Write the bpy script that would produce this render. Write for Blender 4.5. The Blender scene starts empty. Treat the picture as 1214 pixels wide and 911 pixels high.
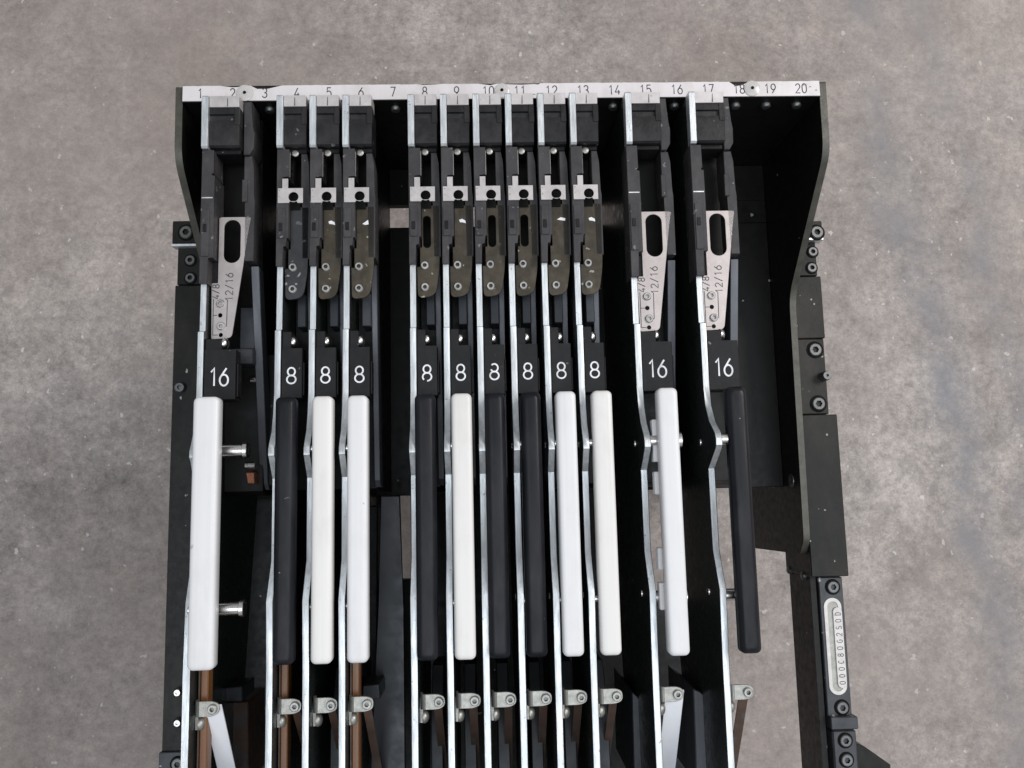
import bpy, bmesh, math, random
from mathutils import Vector, Matrix, Euler
random.seed(7)
S = bpy.context.scene
COL = S.collection
R = math.radians
# ------------------------------------------------------------------ camera
# millimetres: X along the slot numbers, Y away from the viewer, Z = 0 at the number strip; floor FZ below
FZ = -680.0
OX, OY = -295.0, 290.0
def W(x, y, z): return Vector(((x + OX) / 1000, (y + OY) / 1000, (z - FZ) / 1000))
CAMP = Vector((272.16, -353.32, 706.75)); CAME = Euler((R(7.5), R(-1.68), R(-1.364)), 'XYZ')
cd = bpy.data.cameras.new('camera'); cam = bpy.data.objects.new('camera', cd); COL.objects.link(cam)
cam.location = W(*CAMP); cam.rotation_euler = CAME
cd.sensor_width = 36; cd.lens = 36 * 1000 / 1214; cd.clip_start = 0.02; cd.clip_end = 100
S.camera = cam
CM = CAME.to_matrix()
def ray(px, py): return CM @ Vector(((px - 607) / 1000, -(py - 455.5) / 1000, -1))
def at(px, py, z): d = ray(px, py); return CAMP + d * ((z - CAMP.z) / d.z)
def atx(px, py, x): d = ray(px, py); return CAMP + d * ((x - CAMP.x) / d.x)
# ------------------------------------------------------------------ light: a workshop hall, ceiling lamps and a window side
wd = bpy.data.worlds.new('World'); S.world = wd; wd.use_nodes = True
bg = wd.node_tree.nodes['Background']; bg.inputs[0].default_value = (0.93, 0.96, 1, 1); bg.inputs[1].default_value = 0.45
def area(name, loc, target, size, sy, power, col):
    l = bpy.data.lights.new(name, 'AREA'); l.shape = 'RECTANGLE'; l.size = size; l.size_y = sy; l.energy = power; l.color = col
    o = bpy.data.objects.new(name, l); COL.objects.link(o); o.location = loc
    o.rotation_euler = (Vector(target) - Vector(loc)).to_track_quat('-Z', 'Y').to_euler(); return o
area('ceiling_lamp', (3.6, 1.6, 4.4), (0.2, 0.0, 0.4), 2.6, 2.0, 210, (1, 0.965, 0.94))
area('skylight', (0.1, -1.0, 4.6), (0.1, -0.8, 0.5), 4.0, 2.7, 100, (0.86, 0.93, 1))
S.view_settings.view_transform = 'Standard'; S.view_settings.look = 'None'
S.view_settings.exposure = 0.0; S.view_settings.gamma = 1
S.render.engine = 'CYCLES'
# ------------------------------------------------------------------ materials
MATS = {}
def ramp(nt, fac, stops):
    r = nt.nodes.new('ShaderNodeValToRGB'); e = r.color_ramp.elements
    while len(e) < len(stops): e.new(0.5)
    for q, (p, c) in zip(e, stops): q.position = p; q.color = (*c, 1) if len(c) == 3 else c
    nt.links.new(fac, r.inputs[0]); return r.outputs[0]
def noise(nt, scale, detail=4, rough=.55, vec=None, dist=0):
    n = nt.nodes.new('ShaderNodeTexNoise'); n.inputs['Scale'].default_value = scale; n.inputs['Detail'].default_value = detail
    n.inputs['Roughness'].default_value = rough; n.inputs['Distortion'].default_value = dist
    if vec is not None: nt.links.new(vec, n.inputs['Vector'])
    return n.outputs['Fac']
def geo(nt, sc=(1, 1, 1), rz=0):
    g = nt.nodes.new('ShaderNodeNewGeometry'); m = nt.nodes.new('ShaderNodeMapping')
    m.inputs['Scale'].default_value = sc; m.inputs['Rotation'].default_value = (0, 0, rz)
    nt.links.new(g.outputs['Position'], m.inputs[0]); return m.outputs[0]
def mix(nt, fac, a, b, mode='MIX'):
    m = nt.nodes.new('ShaderNodeMix'); m.data_type = 'RGBA'; m.blend_type = mode
    for s, v in ((0, fac), (6, a), (7, b)):
        if isinstance(v, (int, float)): m.inputs[s].default_value = v
        elif isinstance(v, tuple): m.inputs[s].default_value = (*v, 1)
        else: nt.links.new(v, m.inputs[s])
    return m.outputs[2]
def bump(nt, h, strength, dist, bs):
    b = nt.nodes.new('ShaderNodeBump'); b.inputs['Strength'].default_value = strength; b.inputs['Distance'].default_value = dist
    nt.links.new(h, b.inputs['Height']); nt.links.new(b.outputs[0], bs.inputs['Normal'])
def base(name):
    m = bpy.data.materials.new(name); m.use_nodes = True; MATS[name] = m
    return m.node_tree, m.node_tree.nodes['Principled BSDF']
def surf(name, col, rough, metal=0.0, var=.25, vs=60, chips=None, chipcol=(.55, .53, .5), stretch=(1, 1, 1), bs=0, spec=.5, rvar=.12, smudge=None):
    nt, b = base(name); v = geo(nt, stretch)
    n = noise(nt, vs, 5, .6, v)
    lo = tuple(c * (1 - var) for c in col); hi = tuple(min(1, c * (1 + var)) for c in col)
    c = ramp(nt, n, [(.3, lo), (.7, hi)])
    if chips:
        k = noise(nt, chips[0], 2, .5, geo(nt)); f = ramp(nt, k, [(chips[1], (0, 0, 0)), (chips[1] + .02, (1, 1, 1))])
        c = mix(nt, f, c, chipcol)
    if smudge:
        k = noise(nt, smudge[0], 6, .65, geo(nt, (1, .45, 1), .3)); f = ramp(nt, k, [(.48, (0, 0, 0)), (.74, (smudge[2],) * 3)])
        c = mix(nt, f, c, smudge[1])
    nt.links.new(c, b.inputs['Base Color'])
    r = ramp(nt, noise(nt, vs * 2.3, 4, .6, v), [(.25, (rough - rvar,) * 3), (.75, (rough + rvar,) * 3)])
    nt.links.new(r, b.inputs['Roughness']); b.inputs['Metallic'].default_value = metal
    b.inputs['Specular IOR Level'].default_value = spec
    if bs: bump(nt, noise(nt, vs * 4, 3, .5, v), bs, .0006, b)
surf('black_paint', (.0075, .0070, .0064), .42, chips=(95, .75), chipcol=(.3, .3, .29), spec=.2, smudge=(14, (.014, .013, .012), .7))
surf('rail_paint', (.0075, .007, .0062), .40, chips=(110, .715), chipcol=(.36, .34, .31), spec=.22, bs=.15, smudge=(22, (.030, .027, .022), .7))
surf('rail_grey', (.040, .042, .046), .42, .35, chips=(120, .72), chipcol=(.3, .3, .3))
surf('black_plastic', (.0065, .0065, .0073), .46, bs=.2, chips=(160, .755), chipcol=(.14, .14, .14), spec=.22, smudge=(45, (.020, .019, .018), .7))
surf('latch_plastic', (.0095, .0092, .0102), .40, spec=.35, bs=.3, chips=(130, .72), chipcol=(.12, .12, .12), smudge=(50, (.030, .028, .028), .8))
surf('rail_plastic', (.031, .029, .031), .55, spec=.35, bs=.35, chips=(170, .70), chipcol=(.14, .14, .14), smudge=(55, (.065, .061, .06), .7))
surf('blade_green', (.0095, .0130, .0120), .34, chips=(120, .77), chipcol=(.2, .2, .2), spec=.5, smudge=(16, (.018, .022, .020), .7))
surf('aluminium', (.60, .625, .64), .46, .85, var=.22, vs=260, chips=(330, .70), chipcol=(.36, .36, .37), stretch=(1, .12, 1), bs=.2, smudge=(45, (.45, .45, .45), .7))
surf('zinc', (.30, .295, .27), .45, .7, var=.15, vs=150, bs=.2)
surf('steel', (.62, .60, .58), .25, 1.0, var=.15)
surf('bolt_steel', (.13, .13, .13), .38, .8, var=.2)
surf('plate_rim', (.062, .059, .048), .42, .3, var=.3, vs=90, bs=.2)  # lighter semi-gloss tone for the side plate edges
surf('bronze_cover', (.040, .032, .020), .36, .25, var=.35, vs=70, chips=(150, .71), chipcol=(.28, .26, .22), bs=.1, smudge=(60, (.10, .085, .06), .6))
surf('black_cover', (.022, .022, .024), .40, .1, var=.3, vs=80, chips=(150, .69), chipcol=(.2, .2, .2))
surf('tongue_steel', (.415, .375, .365), .48, .65, var=.08, vs=90, bs=.08, smudge=(40, (.32, .28, .27), .6))
surf('window_steel', (.47, .44, .435), .5, .5, var=.10, vs=120, chips=(260, .72), chipcol=(.3, .28, .28), smudge=(70, (.34, .31, .30), .7))
surf('white_plastic', (.60, .595, .60), .42, var=.035, vs=330, chips=(70, .755), chipcol=(.42, .40, .38), stretch=(1, .012, 1), rvar=.06, smudge=(28, (.36, .345, .33), .25))
surf('handle_black', (.0062, .0066, .0092), .40, spec=.2, var=.3, vs=60, chips=(190, .76), chipcol=(.25, .25, .27), stretch=(1, .3, 1), smudge=(34, (.020, .020, .023), .7))
surf('ivory_plastic', (.615, .598, .58), .42, var=.035, vs=330, chips=(70, .755), chipcol=(.42, .40, .38), stretch=(1, .012, 1), rvar=.06, smudge=(28, (.36, .33, .29), .3))
surf('white_strap', (.74, .745, .78), .40, var=.04, vs=30)
surf('amber', (.125, .052, .018), .38, var=.2, vs=60, stretch=(1, .2, 1))
surf('brown_strap', (.060, .034, .023), .38, var=.4, vs=40, chips=(60, .62), chipcol=(.06, .055, .055))
surf('slate', (.030, .033, .039), .38, .15, var=.2, vs=40)
surf('guide_grey', (.085, .088, .10), .42, .2, var=.3, vs=40, stretch=(1, .2, 1))
surf('ink', (.028, .026, .03), .6)
surf('label_white', (.68, .68, .70), .5, var=.06, vs=300, smudge=(160, (.30, .30, .31), .8))
surf('void_black', (.004, .004, .004), .7, spec=.1)
surf('copper', (.30, .12, .07), .35, .6)
surf('plaque', (.50, .475, .45), .38, .35, var=.12, vs=120)
surf('strip_white', (.60, .565, .57), .42, .1, var=.05, vs=30, chips=(120, .73), chipcol=(.35, .33, .33), smudge=(40, (.40, .37, .35), .5))
nt, b = base('clear_washer'); b.inputs['Base Color'].default_value = (.72, .69, .67, 1); b.inputs['Transmission Weight'].default_value = .45; b.inputs['Roughness'].default_value = .22
# concrete
nt, b = base('concrete')
g1 = geo(nt)
c = ramp(nt, noise(nt, 2.4, 9, .66, g1, .3), [(.30, (.222, .190, .173)), (.5, (.302, .267, .249)), (.72, (.395, .356, .335))])
c2 = ramp(nt, noise(nt, 13, 10, .74, g1, .2), [(.27, (.60, .595, .59)), (.5, (.96, .96, .96)), (.74, (1.30, 1.29, 1.28))])
c = mix(nt, 1.0, c, c2, 'MULTIPLY')
c3 = ramp(nt, noise(nt, 85, 8, .75, g1), [(.3, (.66, .66, .66)), (.5, (1, 1, 1)), (.72, (1.30, 1.30, 1.29))])
c = mix(nt, 1.0, c, c3, 'MULTIPLY')
c4 = ramp(nt, noise(nt, 34, 9, .8, geo(nt, (1, 1, 1), .9), .15), [(.32, (.74, .735, .73)), (.5, (1, 1, 1)), (.68, (1.2, 1.195, 1.19))])
c = mix(nt, 1.0, c, c4, 'MULTIPLY')
c5 = ramp(nt, noise(nt, 290, 6, .7, geo(nt, (1, 1, 1), .2)), [(.3, (.80, .80, .80)), (.5, (1, 1, 1)), (.7, (1.18, 1.18, 1.18))])
c = mix(nt, 1.0, c, c5, 'MULTIPLY')
pit = ramp(nt, noise(nt, 48, 3, .5, geo(nt, (1, .8, 1), .5)), [(.60, (0, 0, 0)), (.63, (1, 1, 1))])
pm = ramp(nt, noise(nt, 1.9, 3, .5, g1), [(.45, (0, 0, 0)), (.62, (.7, .7, .7))])
c = mix(nt, mix(nt, 1.0, pit, pm, 'MULTIPLY'), c, (.23, .21, .205))
chip = ramp(nt, noise(nt, 62, 3, .5, geo(nt, (1, 1, 1), 1.2)), [(.685, (0, 0, 0)), (.705, (.55, .55, .55))])
c = mix(nt, chip, c, (.68, .64, .60))
# bluish tyre-like scuffs, two long streaks at the right of the trolley
sep = nt.nodes.new('ShaderNodeSeparateXYZ'); nt.links.new(geo(nt), sep.inputs[0])
def M(op, a, bb=None, cc=None):
    n = nt.nodes.new('ShaderNodeMath'); n.operation = op
    for i, v in enumerate((a, bb, cc)):
        if v is None: continue
        if isinstance(v, (int, float)): n.inputs[i].default_value = v
        else: nt.links.new(v, n.inputs[i])
    return n.outputs[0]
wob = M('MULTIPLY', M('SUBTRACT', noise(nt, 3.5, 4, .6, g1), .5), .16)
def streak(x0, slope, w, amp):
    d = M('ABSOLUTE', M('ADD', M('SUBTRACT', sep.outputs[0], M('MULTIPLY_ADD', sep.outputs[1], slope, x0)), wob))
    return M('MULTIPLY', M('MAXIMUM', M('SUBTRACT', 1.0, M('DIVIDE', d, w)), 0.0), amp)
st = M('MAXIMUM', streak(.772, -.147, .070, .85), streak(.896, -.17, .062, .8))
st = M('MULTIPLY', st, ramp(nt, noise(nt, 7, 5, .65, g1), [(.36, (0, 0, 0)), (.66, (1, 1, 1))]))
c = mix(nt, st, c, (.175, .180, .198))
# browner tint in broad noise patches
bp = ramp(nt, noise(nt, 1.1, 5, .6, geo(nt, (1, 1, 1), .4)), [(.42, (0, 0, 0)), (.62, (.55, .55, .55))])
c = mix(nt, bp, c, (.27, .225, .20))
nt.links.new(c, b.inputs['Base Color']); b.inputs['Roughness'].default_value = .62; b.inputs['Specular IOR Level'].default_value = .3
bump(nt, noise(nt, 120, 8, .7, g1), .35, .002, b)
# ------------------------------------------------------------------ mesh helpers (all in millimetres)
CACHE = {}
def finish(bm, mats, smooth=None):
    me = bpy.data.meshes.new('mesh'); bmesh.ops.recalc_face_normals(bm, faces=bm.faces[:])
    for v in bm.verts: v.co *= .001
    bm.to_mesh(me); bm.free()
    for m in (mats if isinstance(mats, (list, tuple)) else [mats]): me.materials.append(MATS[m])
    if smooth is not None:
        for p in me.polygons: p.use_smooth = True
        me.set_sharp_from_angle(angle=R(smooth))
    return me
def box(x0, x1, y0, y1, z0, z1, mat, bev=.4, seg=1):
    bm = bmesh.new(); bmesh.ops.create_cube(bm, size=1)
    for v in bm.verts:
        v.co = Vector((x0 + (v.co.x + .5) * (x1 - x0), y0 + (v.co.y + .5) * (y1 - y0), z0 + (v.co.z + .5) * (z1 - z0)))
    if bev: bmesh.ops.bevel(bm, geom=bm.edges[:], offset=bev, segments=seg, affect='EDGES', profile=.5)
    return finish(bm, mat, 35)
def prism(pts, a, b, mats, axis='X', bev=0.0, seg=1, rim=None):
    """polygon pts extruded from a to b along axis; X: pts=(y,z)  Y: pts=(x,z)  Z: pts=(x,y)"""
    bm = bmesh.new()
    def co(p, t): return {'X': (t, p[0], p[1]), 'Y': (p[0], t, p[1]), 'Z': (p[0], p[1], t)}[axis]
    A = [bm.verts.new(co(p, a)) for p in pts]; B = [bm.verts.new(co(p, b)) for p in pts]
    bm.faces.new(A); bm.faces.new(B[::-1]); n = len(pts)
    for i in range(n):
        f = bm.faces.new((A[i], A[(i + 1) % n], B[(i + 1) % n], B[i]))
        if rim is not None: f.material_index = rim
    if bev:
        es = [e for e in bm.edges if not all(len(f.verts) == 4 and f.material_index == (rim or 0) and len(f.verts) != n for f in e.link_faces)]
        bmesh.ops.bevel(bm, geom=[e for e in bm.edges if any(len(f.verts) == n and n != 4 for f in e.link_faces)] or bm.edges[:], offset=bev, segments=seg, affect='EDGES', profile=.5)
    return finish(bm, mats, 35)
def rounded(x0, x1, y0, y1, r, n=5):
    out = []
    for cx, cy, a0 in ((x1 - r, y1 - r, 0), (x0 + r, y1 - r, 90), (x0 + r, y0 + r, 180), (x1 - r, y0 + r, 270)):
        for k in range(n + 1):
            a = R(a0 + 90 * k / n); out.append((cx + r * math.cos(a), cy + r * math.sin(a)))
    return out
def circle(cx, cy, r, n=18): return [(cx + r * math.cos(2 * math.pi * k / n), cy + r * math.sin(2 * math.pi * k / n)) for k in range(n)]
def roundpoly(pts, rr, n=4):
    out = []; m = len(pts)
    for i, p in enumerate(pts):
        r = rr[i] if isinstance(rr, (list, tuple)) else rr
        a, b_ = Vector(pts[i - 1]), Vector(pts[(i + 1) % m]); p = Vector(p)
        if r <= 0: out.append(tuple(p)); continue
        u = (a - p); v = (b_ - p); ra = min(r, u.length * .45); rb = min(r, v.length * .45)
        s = p + u.normalized() * ra; e = p + v.normalized() * rb
        for k in range(n + 1):
            t = k / n; q = s * (1 - t) ** 2 + p * 2 * t * (1 - t) + e * t * t; out.append(tuple(q))
    return out
def plate(outer, holes, z0, z1, mat, bev=.15):
    """flat plate with holes, filled 2D curve turned to mesh"""
    cu = bpy.data.curves.new('c', 'CURVE'); cu.dimensions = '2D'; cu.fill_mode = 'BOTH'
    cu.extrude = max((z1 - z0) / 2 - bev, .01); cu.bevel_depth = bev; cu.bevel_resolution = 0; cu.offset = -bev
    for loop in [outer] + holes:
        s = cu.splines.new('POLY'); s.points.add(len(loop) - 1); s.use_cyclic_u = True
        for q, p in zip(s.points, loop): q.co = (p[0], p[1], 0, 1)
    o = bpy.data.objects.new('c', cu); COL.objects.link(o); bpy.context.view_layer.update()
    me = bpy.data.meshes.new_from_object(o.evaluated_get(bpy.context.evaluated_depsgraph_get()))
    bpy.data.objects.remove(o); bpy.data.curves.remove(cu)
    bm = bmesh.new(); bm.from_mesh(me); bpy.data.meshes.remove(me)
    for v in bm.verts: v.co.z += (z0 + z1) / 2
    for f in bm.faces: f.material_index = 0
    bmesh.ops.remove_doubles(bm, verts=bm.verts[:], dist=.001)
    return finish(bm, mat, 35)
def cyl(p0, p1, prof, mat, n=20, smooth=40):
    """lathe: prof = [(t along axis 0..1 in mm from p0, radius)]"""
    p0, p1 = Vector(p0), Vector(p1); ax = (p1 - p0).normalized(); q = ax.to_track_quat('Z', 'Y').to_matrix()
    bm = bmesh.new(); rings = []
    for t, r in prof:
        rings.append([bm.verts.new(p0 + q @ Vector((r * math.cos(2 * math.pi * k / n), r * math.sin(2 * math.pi * k / n), t))) for k in range(n)] if r > 1e-4
                     else [bm.verts.new(p0 + q @ Vector((0, 0, t)))])
    for a, b_ in zip(rings, rings[1:]):
        for k in range(n):
            k2 = (k + 1) % n
            if len(a) == 1 and len(b_) == 1: continue
            if len(a) == 1: bm.faces.new((a[0], b_[k], b_[k2]))
            elif len(b_) == 1: bm.faces.new((a[k], a[k2], b_[0]))
            else: bm.faces.new((a[k], a[k2], b_[k2], b_[k]))
    return finish(bm, mat, smooth)
def rod(p0, p1, r, mat, bev=.4):
    L = (Vector(p1) - Vector(p0)).length
    return cyl(p0, p1, [(0, 0), (0, r - bev), (bev, r), (L - bev, r), (L, r - bev), (L, 0)], mat)
def socket(x, y, z, r, h, mat=('bolt_steel', 'void_black')):
    """socket-head screw pointing up: chamfered head with a hexagonal recess"""
    bm = bmesh.new(); n = 24
    def ring(rr, zz, hexa=False):
        out = []
        for k in range(n):
            a = 2 * math.pi * k / n; f = 1
            if hexa: f = math.cos(math.pi / 6) / math.cos((a % (math.pi / 3)) - math.pi / 6)
            out.append(bm.verts.new((x + rr * f * math.cos(a), y + rr * f * math.sin(a), zz)))
        return out
    rs = [ring(r, z), ring(r, z + h - r * .14), ring(r * .86, z + h), ring(r * .52, z + h, True), ring(r * .50, z + h - r * .6, True)]
    for i, (a, b_) in enumerate(zip(rs, rs[1:])):
        for k in range(n):
            f = bm.faces.new((a[k], a[(k + 1) % n], b_[(k + 1) % n], b_[k])); f.material_index = 1 if i == 3 else 0
    f = bm.faces.new(rs[-1]); f.material_index = 1
    return finish(bm, mat, 30)
def sweep(path, w, h, mat):
    """flat strip: path of (x,y,z) mm, width w along X, thickness h"""
    bm = bmesh.new(); rings = []
    for i, p in enumerate(path):
        p = Vector(p); d = (Vector(path[min(i + 1, len(path) - 1)]) - Vector(path[max(i - 1, 0)])).normalized()
        nn = d.cross(Vector((1, 0, 0))).normalized(); u = nn.cross(d).normalized()
        rings.append([bm.verts.new(p + u * (sx * w / 2) + nn * (sz * h / 2)) for sx, sz in ((-1, -1), (1, -1), (1, 1), (-1, 1))])
    for a, b_ in zip(rings, rings[1:]):
        for k in range(4): bm.faces.new((a[k], a[(k + 1) % 4], b_[(k + 1) % 4], b_[k]))
    bm.faces.new(rings[0]); bm.faces.new(rings[-1][::-1])
    return finish(bm, mat, 35)
# stroke lettering, cell 4 x 6
def arc(cx, cy, rx, ry, a0, a1, n=12): return [(cx + rx * math.cos(R(a0 + (a1 - a0) * k / n)), cy + ry * math.sin(R(a0 + (a1 - a0) * k / n))) for k in range(n + 1)]
G = {'0': [arc(2, 4, 1.7, 2, 0, 180, 8) + arc(2, 2, 1.7, 2, 180, 360, 8) + [(3.7, 4)]],
     '1': [[(1.0, 4.7), (2.3, 6), (2.3, 0)]],
     '2': [arc(2, 4.3, 1.7, 1.7, 165, -30, 10) + [(.2, 0), (3.8, 0)]],
     '3': [arc(1.9, 4.5, 1.6, 1.5, 160, -90, 10)[:-1] + [(1.6, 3.1)], arc(1.9, 1.6, 1.8, 1.6, 90, -160, 10)],
     '4': [[(2.6, 6), (.2, 1.6), (3.9, 1.6)], [(2.9, 2.9), (2.9, 0)]],
     '5': [[(3.5, 6), (.7, 6), (.5, 3.2)] + arc(1.9, 1.95, 1.8, 1.95, 125, -155, 12)],
     '6': [[(3.0, 6)] + arc(2, 1.9, 1.75, 1.9, 150, 510, 18)],
     '7': [[(.2, 6), (3.8, 6), (1.5, 0)]],
     '8': [arc(2, 4.5, 1.45, 1.5, -90, 270, 16), arc(2, 1.55, 1.75, 1.55, 90, 450, 16)],
     '9': [[(1.0, 0)] + arc(2, 4.1, 1.75, 1.9, -30, 330, 18)],
     '/': [[(.3, -.4), (3.7, 6.4)]],
     'D': [[(.5, 0), (.5, 6), (1.6, 6)] + arc(1.6, 3, 2.1, 3, 90, -90, 10) + [(.5, 0)]],
     'C': [arc(2.2, 3, 1.9, 3, 50, 310, 12)], 'O': [arc(2, 3, 1.8, 3, 0, 360, 18)],
     'G': [arc(2.2, 3, 1.9, 3, 50, 330, 12) + [(3.9, 2.8), (2.4, 2.8)]],
     'S': [arc(2, 4.5, 1.6, 1.5, 30, 270, 10) + arc(2, 1.5, 1.7, 1.5, 90, -150, 10)]}
def text(s, cx, cy, z, h, w, mat, rot=0, asp=1.0, adv=5.2, wear=None):
    bm = bmesh.new(); k = h / 6; tot = (len(s) - 1) * adv + 4; lay = 0
    ca, sa = math.cos(R(rot)), math.sin(R(rot))
    for i, ch in enumerate(s):
        for pl in G[ch]:
            P = [Vector(((q[0] + i * adv - tot / 2) * k * asp, (q[1] - 3) * k)) for q in pl]
            closed = (P[0] - P[-1]).length < 1e-3
            L = []
            for j, p in enumerate(P):
                a = P[j - 1] if j else (P[-2] if closed else p); b_ = P[j + 1] if j < len(P) - 1 else (P[1] if closed else p)
                d1 = (p - a).normalized() if (p - a).length > 1e-6 else (b_ - p).normalized()
                d2 = (b_ - p).normalized() if (b_ - p).length > 1e-6 else d1
                t = (d1 + d2); t = t.normalized() if t.length > .2 else d1
                nrm = Vector((-t.y, t.x)); m = min(1.6, 1 / max(.4, abs(nrm.dot(Vector((-d1.y, d1.x))))))
                row = []
                for sg in (-1, 1):
                    q = p + nrm * (sg * w / 2 * m); row.append(bm.verts.new((cx + q.x * ca - q.y * sa, cy + q.x * sa + q.y * ca, z + lay * .02)))
                L.append(row)
            for j, (a, b_) in enumerate(zip(L, L[1:])):
                if wear and wear[0] == (i, G[ch].index(pl)) and wear[1] <= j < wear[2]: continue
                bm.faces.new((a[0], b_[0], b_[1], a[1]))
            lay += 1
    ext = bmesh.ops.extrude_face_region(bm, geom=bm.faces[:])
    for v in ext['geom']:
        if isinstance(v, bmesh.types.BMVert): v.co.z -= .12
    return finish(bm, mat)
# ------------------------------------------------------------------ object helpers
def put(name, me, parent=None, label=None, kind=None):
    me.name = name
    o = bpy.data.objects.new(name, me); COL.objects.link(o)
    if parent is not None: o.parent = parent
    if parent is None: o.location = W(0, 0, 0)
    if label: o['label'] = label
    if kind: o['kind'] = kind
    return o
def thing(name, x, y, z, label, cat, group=None):
    o = bpy.data.objects.new(name, None); COL.objects.link(o); o.empty_display_size = .05; o.location = W(x, y, z)
    o['label'] = label; o['category'] = cat
    if group: o['group'] = group
    return o
# ------------------------------------------------------------------ floor
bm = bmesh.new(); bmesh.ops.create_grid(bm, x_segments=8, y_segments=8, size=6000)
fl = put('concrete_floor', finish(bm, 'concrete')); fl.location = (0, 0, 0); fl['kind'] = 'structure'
# ------------------------------------------------------------------ the trolley
XR, XL = 577.8, 12.4            # inner faces of the side plates
T = thing('feeder_trolley', 0, 0, 0, 'black steel feeder trolley with a pale strip numbered 1 to 20', 'trolley')
def tp(name, me, parent=T, label=None):
    o = put(name, me, parent, label); return o
BED = -160.0
prof = [(9, -1.5), (-58, -3), (-163, -109), (-404, -114), (-418, -126), (-421, -268), (9, -268)]
prof = roundpoly(prof, [3, 14, 16, 5, 5, 4, 3], 5)
for xa, xb in ((XR, XR + 6.2), (XL - 6.2, XL)):
    sp = tp('side_plate', prism(prof, xa, xb, ['black_paint', 'plate_rim'], 'X', rim=1))
tp('back_plate', box(XL, XR, -6.2, 8.6, -258, -.8, 'black_paint', .5))
# bed: two decks with an open slit between them
y1, y2 = at(470, 243, BED).y, at(470, 270, BED).y
tp('bed_plate', box(XL, XR, -352, y2, BED - 12, BED, 'black_paint', .6))
tp('bed_plate', box(400, XR, y2 + .2, y1 - .2, BED - 12, BED - .3, 'black_paint', .3))
tp('bed_plate', box(XL, XR, y1, -6.2, BED - 12, BED, 'black_paint', .6))
# number strip with torn upper edge
yt = 8.2
def sx(px): return at(px, 104, 0).x
def sy(py, px): return at(px, py, 0).y
top = [(XL + .6, yt - .4)]
marks = []
x = XL + 4
while x < XR - 5:
    d = .15 + .35 * random.random()
    for c0, c1, dep in ((sx(272), sx(283), 1.8), (sx(299), sx(326), 3.6), (sx(570), sx(588), 2.2), (sx(602), sx(640), 1.6), (sx(868), sx(885), 4.2), (sx(500), sx(520), .9), (sx(780), sx(800), .9)):
        if c0 < x < c1: d = dep * (.55 + .6 * random.random())
    top.append((x, yt - d)); x += random.choice((2.2, 3.5, 6, 11))
top += [(XR - .6, yt - .3)]
strip = tp('number_strip', prism(top + [(XR - .6, -5.9), (XL + .6, -5.9)], -.79, .35, 'strip_white', 'Z'))
for k in range(1, 21):
    tp('number', text(str(k), k * 28 + .3, 1.0, .50, 8.6, .85, 'ink', asp=.78), strip)
for px, py, r in ((290, 110, 7.4), (595, 107, 6.6), (892, 104.5, 7.2)):
    p = at(px, py, 1.5)
    o = tp('washer', cyl((p.x, p.y, .36), (p.x, p.y, 2), [(0, 0), (0, r), (.7, r), (1.3, r * .8), (1.5, 1.6), (1.5, 0)], 'clear_washer', 28))
    tp('rivet', cyl((p.x, p.y, 1.87), (p.x, p.y, 3), [(0, 0), (0, 1.5), (.6, 1.3), (.7, 0)], 'void_black', 16), o)
for px, py in ((633, 113), (960, 104), (967, 108), (952, 102)):
    p = at(px, py, .36); tp('scratch_mark', prism([(p.x - 1.2, p.y), (p.x + .4, p.y + 1.4), (p.x + 1.6, p.y + .2), (p.x + .3, p.y + .6)], .36, .44, 'ink', 'Z'), strip)
# locating pins on the inside of the back plate
for k in (3, 7, 14, 16, 18, 19, 20):
    tp('locating_pin', cyl((k * 28 + 1, -6.2, -15), (k * 28 + 1, -30, -15), [(0, 4.4), (2.4, 4.4), (3.6, 3.4), (3.6, 0)], 'bolt_steel', 18))
def bolt(px, py, z, r, h=2.4, ring=True, mat=('bolt_steel', 'void_black')):
    p = at(px, py, z)
    o = tp('bolt', socket(p.x, p.y, z, r, h, mat))
    if ring: tp('counterbore', cyl((p.x, p.y, z + .05), (p.x, p.y, z + 1), [(0, r * 1.0), (0, r * 1.32), (.5, r * 1.28), (.5, r * 1.0)], 'void_black', 24), o)
    return o
# right rail, built of stacked blocks along Y
def rail_block(px_y0, px_y1, xa, xb, zt, mat, depth=70, bev=.8, xx=None):
    ya, yb = at(980 if xa > 300 else 215, px_y1, zt).y, at(980 if xa > 300 else 215, px_y0, zt).y
    return tp('rail_block', box(xa, xb, ya, yb, zt - depth, zt, mat, bev))
RA = XR + 6.4
rail_block(262, 281, RA, RA + 35, -116, 'rail_paint')
rail_block(286, 327, RA, RA + 30, -124, 'rail_paint')
rail_block(327.6, 401, RA, RA + 32, -121, 'rail_paint')
rail_block(401.6, 491, RA, RA + 31, -123, 'rail_paint')
rail_block(491.6, 684, RA, RA + 36.5, -117, 'rail_paint')
rail_block(684.6, 850.5, RA + 9, RA + 32.5, -124, 'rail_grey')
rail_block(851, 866, RA + 9, RA + 35, -117, 'rail_grey', 60)
rail_block(866.6, 960, RA + 11, RA + 34, -121, 'rail_grey', 60, 1.5)
p0, p1 = at(978, 281.5, -116), at(978, 286, -124)
tp('bracket_glint', box(RA, RA + 35.5, p0.y - 2.8, p0.y - .3, -128, -115.6, 'aluminium', .3))  # bright strip stands in for light glinting off the bracket's bevel
for px, py, z, r in ((968, 276, -116, 6.5), (963, 299, -124, 5), (962, 318, -124, 5), (966, 415, -123, 6.6), (970, 479, -123, 6.6), (987, 696, -124, 5.8), (998, 839, -124, 5.8), (1002, 878, -121, 5.6), (1003.5, 901, -121, 5.6)):
    bolt(px, py, z, r)
p = at(976, 447, -123)
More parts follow.
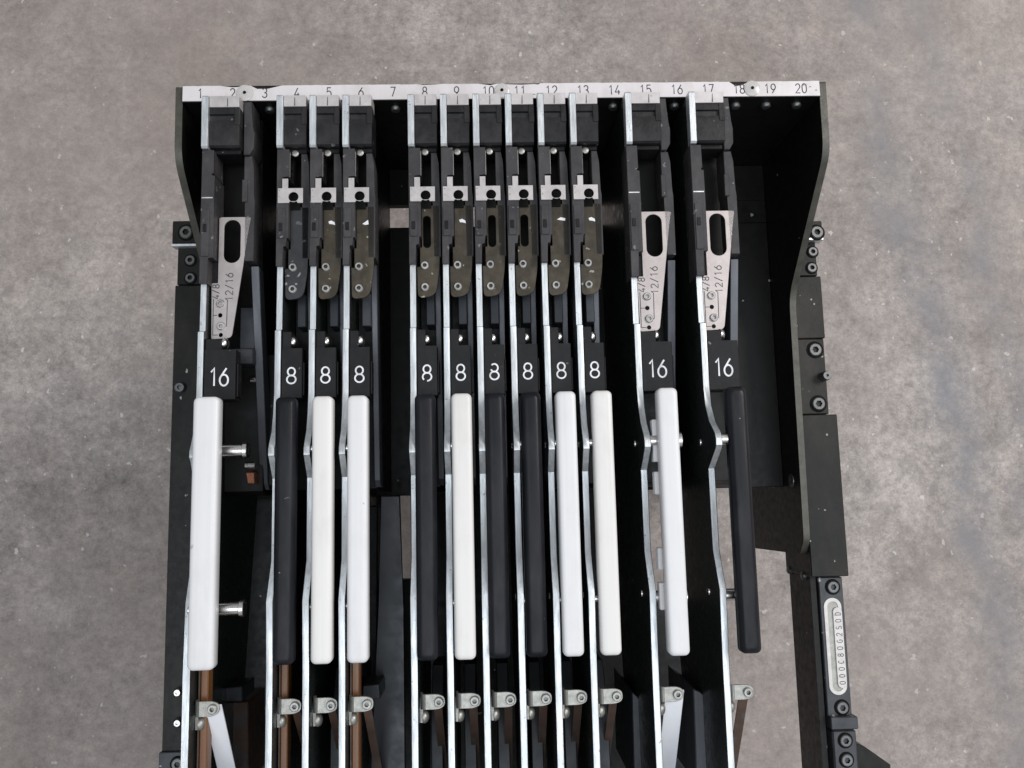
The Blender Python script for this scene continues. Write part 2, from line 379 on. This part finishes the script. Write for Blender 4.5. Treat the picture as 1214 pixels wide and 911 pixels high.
tp('stop_pin', cyl((p.x, p.y, -123), (p.x, p.y, -90), [(0, 4.8), (9, 4.8), (11, 4.0), (11, 1.4), (8, 1.2), (8, 0)], 'bolt_steel', 24))
# identification plaque in a milled oval pocket
pa, pb = at(986, 709, -123.6), at(997, 824, -123.6)
pc = Vector(((pa.x + pb.x) / 2 - 1, (pa.y + pb.y) / 2))
hl = (pa.y - pb.y) / 2
pocket = tp('plaque_pocket', plate(rounded(pc.x - 8.6, pc.x + 8.6, pc.y - hl, pc.y + hl, 8.5, 8), [rounded(pc.x - 5.2, pc.x + 5.2, pc.y - hl + 3.5, pc.y + hl - 3.5, 5.1, 8)], -124, -123.2, 'plaque', .1))
tp('pocket_floor', prism(rounded(pc.x - 5.1, pc.x + 5.1, pc.y - hl + 3.6, pc.y + hl - 3.6, 5, 6), -123.98, -123.8, 'zinc', 'Z'), pocket)
tag_o = tp('plaque', prism(rounded(pc.x - .2, pc.x + 8.4, pc.y - hl + 6.5, pc.y + hl - 9, 3.6, 6), -123.7, -122.4, 'plaque', 'Z', bev=.35), pocket)
for i, ch in enumerate('D0S2G08C0O0'):
    yy = pc.y + hl - 9 - 6.2 - i * (2 * hl - 15.5 - 11) / 10
    tp('character', text(ch, pc.x + 4.2, yy, -122.26, 5.4, .7, 'guide_grey', rot=90, asp=.8), tag_o)
# wedge foot at the outside of the rail
wp = [at(q[0], q[1], -135) for q in ((1012, 880), (1026, 886), (1056, 907), (1058, 975), (1012, 975))]
tp('guide_wedge', prism([(q.x, q.y) for q in wp], -165, -135, 'rail_paint', 'Z', bev=.8))
# lower inner plate behind the right side plate, and its twin on the left
for xa, xb in ((XR + 8.4, XR + 13.8), (XL - 13.8, XL - 8.4)):
    lp = roundpoly([(-423, -127), (-760, -127), (-760, -184), (-423, -184)], [10, 3, 3, 2], 5)
    tp('lower_plate', prism(lp, xa, xb, ['black_paint', 'black_paint'], 'X', rim=1))
for y, z in ((-440, -140), (-438, -178)):
    tp('bolt', cyl((XR + 8.4, y, z), (XR + 2, y, z), [(0, 4), (3, 4), (4, 3), (4, 0)], 'bolt_steel', 18))
for y, z, r in ((-346, -137, 5.5), (-346, -190, 5.5)):
    o = tp('oval_screw', cyl((XR, y, z), (XR - 3, y, z), [(0, r + 1.5), (.6, r + 1.3), (.8, r * .5), (.4, r * .45), (.4, 0)], 'bolt_steel', 22))
# left rail
LA = XL - 6.4
rail_block(262, 289, LA - 42, LA, -116, 'rail_paint')
p0 = at(210, 289, -116); tp('bracket_glint', box(LA - 42.5, LA, p0.y - 2.8, p0.y - .3, -128, -115.6, 'aluminium', .3))  # left bracket, bevel glint again built as a bright strip
rail_block(294, 338, LA - 38.5, LA, -123, 'rail_paint')
rail_block(338.6, 891, LA - 39.5, LA, -121, 'rail_paint')
rail_block(891.6, 980, LA - 41, LA, -118, 'rail_grey')
for px, py, z, r in ((221, 276, -116, 6.5), (226, 309, -123, 5), (226, 330, -123, 5), (211, 906, -118, 5.6)): bolt(px, py, z, r)
p = at(214.5, 460, -121); tp('stop_pin', cyl((p.x, p.y, -121), (p.x, p.y, -90), [(0, 5.6), (3, 5.4), (4.5, 4.2), (4.5, 2.2), (2, 1.9), (2, 0)], 'bolt_steel', 24))
for py in (821, 857):
    p = at(211, py, -118); tp('bolt', cyl((p.x, p.y, -121), (p.x, p.y, -100), [(0, 4.2), (4, 4.2), (6, 2.8), (6, 1.4), (4.5, 1.3), (4.5, 0)], 'steel', 20))
# legs under the rails, feet on the floor
for xa in (LA - 30, RA + 4):
    for ya in (-40, -290):
        l = tp('leg', box(xa, xa + 26, ya - 30, ya + 10, FZ + 26, -185, 'black_paint', 1))
        tp('foot', cyl((xa + 13, ya - 10, FZ), (xa + 13, ya - 10, 0), [(0, 0), (0, 24), (8, 24), (14, 10), (26, 10), (26, 0)], 'black_plastic', 20), l)
    tp('rail_beam', box(xa + (0 if xa < 0 else 7), xa + 26, -760, -20, -202, -186, 'black_paint', 1))
    tp('base_beam', box(xa + 2, xa + 24, -330, -10, FZ + 60, FZ + 90, 'black_paint', 1))
# black sheets added to darken the gaps below the feeder tails
for xa, xb, ya, yb in ((XL + 1.5, 177, -720, -338), (190, 428, -720, -338), (428.5, 512, -720, -470), (177.4, 189.6, -720, -440)):
    tp('dark_filler', box(xa, xb, ya, yb, -226, -210, 'black_paint', 1))
tp('filler_wall', box(XL + 1.5, 512, -726, -720.5, -226, -150, 'black_paint', 1))
q = [at(a, b_, -86) for a, b_ in ((451, 588), (474, 588), (478, 720), (481, 930), (438, 930), (449, 720))]
tp('cover_panel', prism([(v.x, v.y) for v in q], -91, -86, 'slate', 'Z', bev=1.0))
q = [at(a, b_, -120) for a, b_ in ((437, 600), (448, 600), (446, 930), (425, 930))]
tp('cover_panel', prism([(v.x, v.y) for v in q], -209.5, -120, 'black_plastic', 'Z', bev=1.0))
# ------------------------------------------------------------------ tape feeders
BLADE0 = [(-55, 3.5), (-157.4, 3.5), (-158, 6.5), (-212, 7), (-213.5, 11.2), (-266, 11), (-284, 14), (-298, 'c'), (-308, 'a'), (-313, 'b'), (-318, 'b'), (-321, 'a'), (-336, 13.2), (-402, 13.6), (-432, 'd'), (-486, 25), (-690, 24)]
CUR = {}
def fp(key, name, fn, parent, label=None):
    """feeder part: mesh made once per key and shared between the feeders"""
    if key not in CACHE: CACHE[key] = fn()
    return put(name, CACHE[key], parent, label)
def shift(me):   # meshes are modelled in trolley millimetres; the feeder's Empty sits on the bed under its blade
    return me
BASE = Vector((0, -200, BED))
def loc(fn):
    def f():
        me = fn(); me.transform(Matrix.Translation(-BASE * .001)); return me
    return f
def dome(p0, d, r, mat):   # domed screw head along direction d
    p0 = Vector(p0); return cyl(p0, p0 + Vector(d), [(0, r), (r * .25, r), (r * .6, r * .8), (r * .8, r * .45), (r * .85, 0)], mat, 16)
def blade_mesh(hump, kink):
    lv = {'a': hump - 3, 'b': hump, 'c': 11 + (hump - 11) * .42, 'd': kink}
    BLADE = [(y, lv.get(z, z)) for y, z in BLADE0]
    pts = [(-8, 10)] + BLADE + [(-690, -60), (-560, -118), (-352, BED), (-8, BED)]
    pts = pts[:1] + roundpoly(pts, [0] + [0] * len(BLADE) + [0, 20, 10, 3], 3)[1:]
    return prism(pts, 0, 5.4, ['blade_green', 'aluminium'], 'X', rim=1, bev=.35)
def build_feeder(slot, wide, handle, cover, label, hx=0.0, strap=None, amber=False, hw=8.25, hz=None):
    X0 = slot * 28 + (-21.2 if wide else -13.7)
    k = 'w' if wide else 'n'
    t = thing('tape_feeder', X0, BASE.y, BED, label, 'tape feeder', 'tape feeders on the trolley')
    def part(name, fn, key=None, parent=t, lab=None): return fp((k, key or name), name, loc(fn), parent, lab)
    hump = {2: 24, 15: 35, 17: 41}.get(slot, 28)
    B = part('blade', lambda: blade_mesh(hump, 24 if slot == 2 else 28), 'blade%d' % hump)
    CW = 31.0 if wide else 24.6            # right end of the head
    # head: bright side strip, pale cap, black latch
    part('cap_strip', lambda: prism([(-8.2, 14.5), (-9.5, 15.4), (-53, 14.2), (-54.6, 12.6), (-54.6, 4), (-8.2, 4)], -.05, 5.45, 'aluminium', 'X', bev=.3))
    c = part('cap', lambda: prism([(-7.0, 8), (-8.0, 13.5), (-17.5, 12.6), (-17.5, -8), (-7, -8)], 5.6, CW, 'window_steel', 'X', bev=.35))
    xm = 5.6 + (CW - 5.6) * (.5 if not wide else .62)
    part('seam', lambda: box(xm - .3, xm + .3, -17.0, -8.2, 12.5, 13.35, 'bolt_steel', 0), parent=c)
    l = part('latch', lambda: prism([(-17.7, 11.2), (-23.5, 11.6), (-24.2, 9.6), (-28.5, 9.2), (-29, 11.2), (-35, 12), (-51, 10.5), (-52.5, 8.5), (-52.5, -18), (-17.7, -18)], 5.8, CW + .2, 'latch_plastic', 'X', bev=.4))
    part('latch_cheek', lambda: prism([(-17.9, 11.9), (-33.5, 12.4), (-35, 10), (-35, 2), (-17.9, 2)], CW - 4.3, CW + .7, 'latch_plastic', 'X', bev=.5), parent=l)
    part('latch_foot', lambda: box(6.4, CW - .6, -56.3, -52.6, -18, 4, 'black_plastic', .5), parent=l)
    if not wide:
        part('latch_screw', lambda: cyl((13.9, -56.4, 3.2), (13.9, -56.4, 9), [(0, 2.9), (1.0, 2.8), (1.5, 2.0), (1.5, 0)], 'zinc', 16), parent=l)
    # left and right guide rails with a dark channel between
    def lrail():
        if wide: pts = [(-.1, -55.2), (9.6, -55.2), (9.8, -76), (8.2, -76), (8.2, -78), (10.8, -78), (10.8, -96), (10.8, -150), (6.5, -150), (6.5, -172), (-.1, -172)]
        else: pts = [(-.1, -55.2), (10.0, -55.2), (10.0, -80), (4.5, -80), (4.5, -91), (10.0, -91), (10.2, -134), (8.4, -134), (8.4, -141), (5.5, -141), (5.5, -158), (-.1, -158)]
        return prism(pts, -16, 10.6, 'rail_plastic', 'Z', bev=.35)
    lr = part('guide_rail', lrail)
    part('rail_step', lambda: box(1.0, 7.4, -134 if not wide else -149, -108, 10.4, 11.6, 'rail_plastic', .3), parent=lr)
    part('rail_notch', lambda: box(2.4, 5.4, -128, -121, 11.5, 12.3, 'black_plastic', .2), parent=lr)
    ra, rb = (32.4, 40.6) if wide else (18.8, 25.4)
    rz = -1 if wide else 3
    def rrail():
        pts = [(ra, -56.5), (rb - 1.5, -56.5), (rb, -66), (rb + .6, -92), (rb + 1.2, -97), (rb + 1.2, -150), (ra + 1.5, -150), (ra + 1.5, -96), (ra, -92)]
        return prism(pts, rz - 24, rz, 'rail_plastic', 'Z', bev=.4)
    rr = part('guide_rail', rrail, 'rail_r')
    if wide:
        part('rail_mark', lambda: box(.6, 9.8, -98.2, -97.2, 10.5, 11.0, 'aluminium', 0), parent=lr)
        part('rail_lug', lambda: prism([(ra - .5, -8), (ra + 6.5, -8), (ra + 7, -30), (ra + 9, -36), (ra + 8.5, -50), (ra + 5, -56), (ra, -56)], -24, 2, 'rail_plastic', 'Z', bev=.6))
        part('rail_lug', lambda: box(ra - 1.2, ra + 3.2, -98, -78, -6, .8, 'rail_plastic', .5), 'lug2', rr)
    else:
        part('channel_glint', lambda: box(10.1, 10.6, -79, -57, -3, 7.5, 'steel', 0), parent=lr)  # thin steel strip stands in for the highlight along the channel
    # body under the channel
    bw = 40 if wide else 21
    part('body', lambda: prism([(-10, -30), (-58, -32), (-345, -50), (-349, -60), (-349, BED), (-10, BED)], 5.6, bw, 'black_paint', 'X', bev=.6))
    if wide:
        part('body_flange', lambda: prism([(bw - 1, -222), (bw + 9, -222), (bw + 9, -336), (bw + 6, -340), (bw - 1, -340)], -66, -56, 'black_plastic', 'Z', bev=.5))
    # sloping tape guide bar on the right
    ga, gb = (36.5, 43.5) if wide else (19.6, 24.6)
    zA, zB = (-12, -52) if wide else (-14, -40)
    part('tape_guide', lambda: prism([(-152 if wide else -100, zA), (-338, zB), (-344, zB - 6), (-344, zB - 22), (-152 if wide else -100, zA - 14)], ga, gb, 'guide_grey', 'X', bev=.5))
    if not wide:
        # bright window plate with tab and round aperture
        w = part('window_plate', lambda: plate([(1.2, -90.5), (4.9, -90.5), (4.9, -82), (9.8, -82), (9.8, -90.5), (22.4, -90.5), (22.4, -103.5), (18, -103.5), (17.4, -102.2), (11.2, -102.2), (10.6, -103.5), (1.2, -103.5)], [circle(14.4, -98.2, 4.3)], 7.6, 8.6, 'window_steel', .12))
        w.location.z += .0032
        for j in range(2 + (slot in (11, 12))):
            fp((k, 'dot', j), 'dot', loc(lambda: cyl((2.6, -92.4 - j * (3.1 if slot in (11, 12) else 5.6), 8.62), (2.6, -92, 9), [(0, .55), (.06, .5), (.06, 0)], 'ink', 10)), w)
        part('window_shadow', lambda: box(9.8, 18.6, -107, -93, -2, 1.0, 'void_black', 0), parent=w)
        mat = 'black_cover' if cover == 'black' else 'bronze_cover'
        hole = [rounded(11.3, 18.0, -152 + 10, -113.5, 3.3, 6)] if cover == 'slot' else []
        cv = fp((k, 'cover', cover), 'cover', loc(lambda: plate(roundpoly([(10.4, -104.5), (25.6, -104.5), (25.2, -160), (21.6, -184), (6.4, -186), (5.9, -158.5), (8.6, -158.5), (8.6, -141.5), (10.4, -141.5)], [.5, .8, 8, 7, 5, .5, .5, .5, .5], 5), hole, .8, 3.0, mat, .2)), t)
        if cover in ('scratch', 'black'):
            mk = [(14.5, -117.5), (17, -116.6), (19.8, -118.2), (20.2, -120.6), (17.6, -119.8), (15.2, -119.6)]
            if slot == 6: mk = [(15.5, -120), (20.4, -116.4), (20.8, -120.4), (18, -120.9)]
            if slot == 12: mk = [(15, -118.4), (18.4, -116.4), (22.4, -117.4), (22, -119.6), (18, -119)]
            o = put('bare_patch', loc(lambda: prism(mk, 3.0, 3.14, 'label_white' if cover != 'black' else 'guide_grey', 'Z'))(), cv)
        for j, yy in enumerate((-157.5, -176.5)):
            s = part('cover_screw', lambda: socket(12.6, yy, 2.95, 3.6, 1.6, ('steel', 'void_black')), 'cscrew%d' % j, cv)
        part('mid_block', lambda: box(12, 19.6, -205, -176, -44, -18, 'slate', .6))
    else:
        # tapered bright tongue with a long oval hole, scale marks and lettering
        tz = -1.0
        tg = part('tongue', lambda: plate(roundpoly([(12.0, -111), (39.2, -111), (37.2, -122), (24.6, -214.5), (22.4, -216.8), (7.4, -217.6), (6.6, -169), (12.0, -169)], [2, 2, 12, 2, 3, 1.5, 1.5, .4], 4), [rounded(16.2, 30.4, -151.5, -113.5, 7.0, 8), circle(14.4, -197, 1.9, 14), circle(15.2, -214, 1.8, 14)], tz - 1.4, tz, 'tongue_steel', .15))
        part('lettering', lambda: text('12/16', 21.6, -172.5, tz + .14, 6.2, .65, 'ink', rot=90, asp=.95), 'let1', tg)
        part('lettering', lambda: text('4/8', 10.4, -176.5, tz + .14, 5.6, .65, 'ink', rot=90, asp=.95), 'let2', tg)
        def lines():
            bm = bmesh.new(); ws = .28
            for a, b_ in (((8.6, -183), (8.6, -214)), ((8.6, -214), (13.0, -214)), ((8.6, -197), (12.2, -197)), ((20.4, -183.5), (20.0, -206.5)), ((20.0, -206.5), (18.6, -206.5))):
                dx, dy = (ws, 0) if abs(a[0] - b_[0]) < 1 else (0, ws)
                q = [bm.verts.new((*v, tz + .16)) for v in ((a[0] - dx, a[1] - dy), (a[0] + dx, a[1] + dy), (b_[0] + dx, b_[1] + dy), (b_[0] - dx, b_[1] - dy))]; bm.faces.new(q)
            e = bmesh.ops.extrude_face_region(bm, geom=bm.faces[:])
            for v in e['geom']:
                if isinstance(v, bmesh.types.BMVert): v.co.z -= .12
            return finish(bm, 'ink')
        part('scale_lines', lines, parent=tg)
        for j, yy in enumerate((-187, -206.5)):
            part('tongue_screw', lambda: socket(14.6 + j, yy, tz, 3.5, 1.5, ('steel', 'bolt_steel')), 'tscrew%d' % j, tg)
        part('tongue_bed', lambda: box(5.6, 12.5, -218, -150, -20, tz - 1.6, 'black_plastic', .5))
        if slot == 2:
            part('slide_block', lambda: box(24, 37, -222, -185, -60, -26, 'slate', .6)); part('slide_block', lambda: box(20.5, 37.6, -236, -222.5, -52, -20, 'slate', .8), 'sb2')
            part('cross_pin', lambda: rod((30, -247, -40), (40, -247, -40), 3.2, 'steel'))
    # screw head on the blade behind the number block
    part('blade_screw', lambda: dome((13.0 if not wide else 19.0, -222, 2), (1, 0, 0), 5.0, 'steel'))
    part('screw_lug', lambda: box(5.5, 12.9 if not wide else 18.9, -229, -214 if not wide else -219, -10, 8.4, 'black_plastic', .5))
    # number block
    LW = 22.6 if not wide else 31.5
    nb = part('number_block', lambda: prism([(-228.5, 10.5), (-270, 10.5), (-271, 9), (-271, -4), (-228.5, -4)], 5.6, LW, 'black_plastic', 'X', bev=.5))
    part('block_edge', lambda: box(LW + .1, LW + 1.4, -268, -240, -3, 7.5, 'black_plastic', .4), parent=nb)
    if wide: fp(('w', 'digits'), 'lettering', loc(lambda: text('16', 18, -251.5, 10.66, 14.6, 1.4, 'label_white', asp=.80, adv=4.4)), nb)
    else:
        wr = {8: ((0, 1), 6, 8), 10: ((0, 0), 10, 13)}.get(slot)
        fp(('n', 'digits', slot if wr else 0), 'lettering', loc(lambda: text('8', 14.0, -251.5, 10.66, 13.2, 1.3, 'label_white', asp=.95, wear=wr)), nb)
    # carrying handle on two cross rods
    HC, HZ = (18.9, 43) if wide else (14.6, 33)
    HC += hx
    if hz: HZ = hz
    y0, y1 = (-271.5, -479.5)
    hm = ('ivory_plastic' if slot in (5, 9, 13) else 'white_plastic') if handle == 'white' else 'handle_black'
    def hmesh():
        bm = bmesh.new(); P = rounded(HC - hw, HC + hw, y1, y0, 4.2, 5)
        def loop(off, z):
            cx, cy = HC, (y0 + y1) / 2
            return [bm.verts.new((cx + (x - cx) * (hw - off) / hw, cy + (y - cy) * ((y0 - y1) / 2 - off) / ((y0 - y1) / 2), z)) for x, y in P]
        if handle == 'white': secs = [(1.2, HZ - 12.5), (0, HZ - 11), (0, HZ - 3.4), (.35, HZ - 2.0), (1.1, HZ - .9), (2.2, HZ - .3), (4.2, HZ)]
        else: secs = [(1.2, HZ - 12.5), (0, HZ - 11), (0, HZ - 4.2), (.3, HZ - 3.4), (2.6, HZ - .8), (3.4, HZ - .3), (5.2, HZ)]
        Ls = [loop(*s) for s in secs]; n = len(P)
        for a, b_ in zip(Ls, Ls[1:]):
            for i in range(n): bm.faces.new((a[i], a[(i + 1) % n], b_[(i + 1) % n], b_[i]))
        bm.faces.new(Ls[-1]); bm.faces.new(Ls[0][::-1])
        return finish(bm, hm, 50 if handle == 'white' else 28)
    h = put('handle', loc(hmesh)(), t)
    for yy, zz in ((-313, HZ - 9), (-437, HZ - 10)):
        zz = min(zz, hump - 6 if yy > -400 else 20)
        ex = 16 if slot == 2 else (3.5 if slot == 15 else 0)
        r = put('handle_rod', loc(lambda: rod((2, yy, zz), (HC + hw + ex if ex else HC, yy, zz), (5.2 if slot == 2 else 4.8) if wide else 3.2, 'steel'))(), t)
        if ex: put('rod_collar', loc(lambda: rod((HC + hw + ex - 3.4, yy, zz), (HC + hw + ex + .4, yy, zz), 6.6, 'steel'))(), r)
        part('rivet', lambda: cyl((0, yy, zz - 26), (-2, yy, zz - 26), [(0, 3.2), (.8, 3.0), (1.2, 2.0), (1.2, 0)], 'steel', 16), 'rivet%d' % yy, B)
    if slot == 15:
        for a, b_ in ((-296, -330), (-338, -356), (-398, -415), (-425, -446)):
            put('handle_tab', loc(lambda: box(HC - hw - 3.2, HC - hw + 2, b_, a, HZ - 20, HZ - 11.5, hm, .6))(), h)
    # hold-down clip near the tail with its screws
    cz = 17.0
    cl = part('clip', lambda: plate(roundpoly([(10.2, -507.4), (10.2, -519), (20.4, -519), (25.8, -516.5), (25.8, -509.5), (20.4, -507.2)], [0, 0, 4, 6, 6, 4], 5), [], cz - 1.8, cz, 'zinc', .3))
    part('clip_bend', lambda: prism([(10.15, cz), (8.4, cz - .5), (7.0, cz - 1.8), (6.2, cz - 3.8), (6.0, cz - 9), (7.8, cz - 9), (8.0, cz - 4), (8.6, cz - 2.6), (10.15, cz - 1.8)], -519, -507.4, 'zinc', 'Y'), parent=cl)
    part('clip_foot', lambda: prism([(-511, cz - 6), (-519, cz - 6), (-530, cz - 6), (-531, cz - 18), (-524, cz - 18), (-519, cz - 14), (-511, cz - 12)], 5.5, 8, 'zinc', 'X', bev=.4), parent=cl)
    part('clip_screw', lambda: dome((8, -526, 7), (1, 0, 0), 5.4, 'zinc'), parent=cl)
    part('clip_bolt', lambda: socket(20.9, -513.2, cz, 3.7, 2.4, ('zinc', 'bolt_steel')), 'clipbolt', cl)
    sw, smat = {'white': (14.5, 'white_strap'), 'brown': (7.5, 'brown_strap'), None: (6.5, 'brown_strap')}[strap]
    part('strap', lambda: sweep([(19.5, -511, cz - 3.0), (19.8, -560, -19 if strap else -34), (20.3, -680, -100 if strap else -150)], sw, 1.2, smat), 'strap' + str(strap))
    if amber:
        part('carrier_tape', lambda: box(7.6 if not wide else 8.2, 13.4 if not wide else 14.2, -685, -470, -4, 8, 'amber', .8))  # amber carrier tape, built as part of the feeder
        part('tape_edge', lambda: box(6.4 if not wide else 6.8, 7.5 if not wide else 8.1, -684, -470, -4, 9, 'brown_strap', .2))
    elif not wide:
        part('tape_chute', lambda: prism([(-500, -60), (-545, -34), (-690, -30), (-690, -100), (-500, -100)], 11, 21, 'slate', 'X', bev=.8))
    def pxpart(name, pts, z0, z1, mat):      # part traced at its own height z1
        v = [at(a, b_, z1) for a, b_ in pts]
        return put(name, loc(lambda: prism([(u.x - X0, u.y) for u in v], z0, z1, mat, 'Z', bev=.8))(), t)
    if slot == 13: pxpart('reel_guard', [(749, 820), (755, 825), (760, 832), (764, 848), (767, 930), (752, 930)], -150, -46, 'slate')
    if slot == 15: pxpart('reel_guard', [(822, 817), (829, 820), (837, 826), (842, 836), (844, 850), (849, 930), (826, 930)], -150, -46, 'guide_grey')
    if slot == 2:
        pxpart('spool_bracket', [(262, 816), (287, 814), (287, 832), (262, 832)], -110, -70, 'slate')
        pxpart('spool_plate', [(269, 833), (294, 832), (295, 930), (270, 930)], -150, -92, 'brown_strap')
        v = at(297, 552, -30) - Vector((X0, 0, 0)); put('sensor_pin', loc(lambda: rod((v.x - 4.5, v.y, -30), (v.x + 4.5, v.y, -30), 3, 'steel'))(), t)
        pxpart('sensor', [(291, 560), (302, 560), (302, 574), (293, 574)], -60, -36, 'copper')
    if slot == 6:
        pxpart('spool_bracket', [(430, 813), (450, 811), (451, 829), (430, 830)], -90, -50, 'slate')
    return t
build_feeder(2, True, 'white', None, 'wide feeder marked 16 with a broad white handle, beside the left side plate', hx=-.2, strap='white', amber=True, hw=10.1, hz=44)
build_feeder(4, False, 'black', 'black', 'narrow feeder marked 8 with black handle and black cover under number four', hx=-.4, amber=True)
build_feeder(5, False, 'white', 'scratch', 'narrow feeder marked 8 with white handle under the number five', hx=1.0)
build_feeder(6, False, 'white', 'scratch', 'narrow feeder marked 8 with white handle under the number six, beside an empty slot', hx=.9, amber=True)
build_feeder(8, False, 'black', 'slot', 'narrow feeder marked 8 with black handle and slotted cover under the number eight', hx=-1.3)
build_feeder(9, False, 'white', 'scratch', 'narrow feeder marked 8 with white handle between two black handles, under number nine', hx=0)
build_feeder(10, False, 'black', 'slot', 'narrow feeder with black handle and a worn digit 8 under number ten', hx=-1.2)
build_feeder(11, False, 'black', 'slot', 'narrow feeder marked 8 with black handle and slotted cover under the number eleven', hx=-.2)
build_feeder(12, False, 'white', 'scratch', 'narrow feeder marked 8 with white handle under the number twelve', hx=.2)
build_feeder(13, False, 'white', 'scratch', 'narrow feeder marked 8 with white handle under the number thirteen, beside an empty slot', hx=1.6)
build_feeder(15, True, 'white', None, 'wide feeder marked 16 with a white handle on bare rods under number fifteen', strap='white')
build_feeder(17, True, 'black', None, 'wide feeder marked 16 with a black handle under number seventeen', strap='brown')
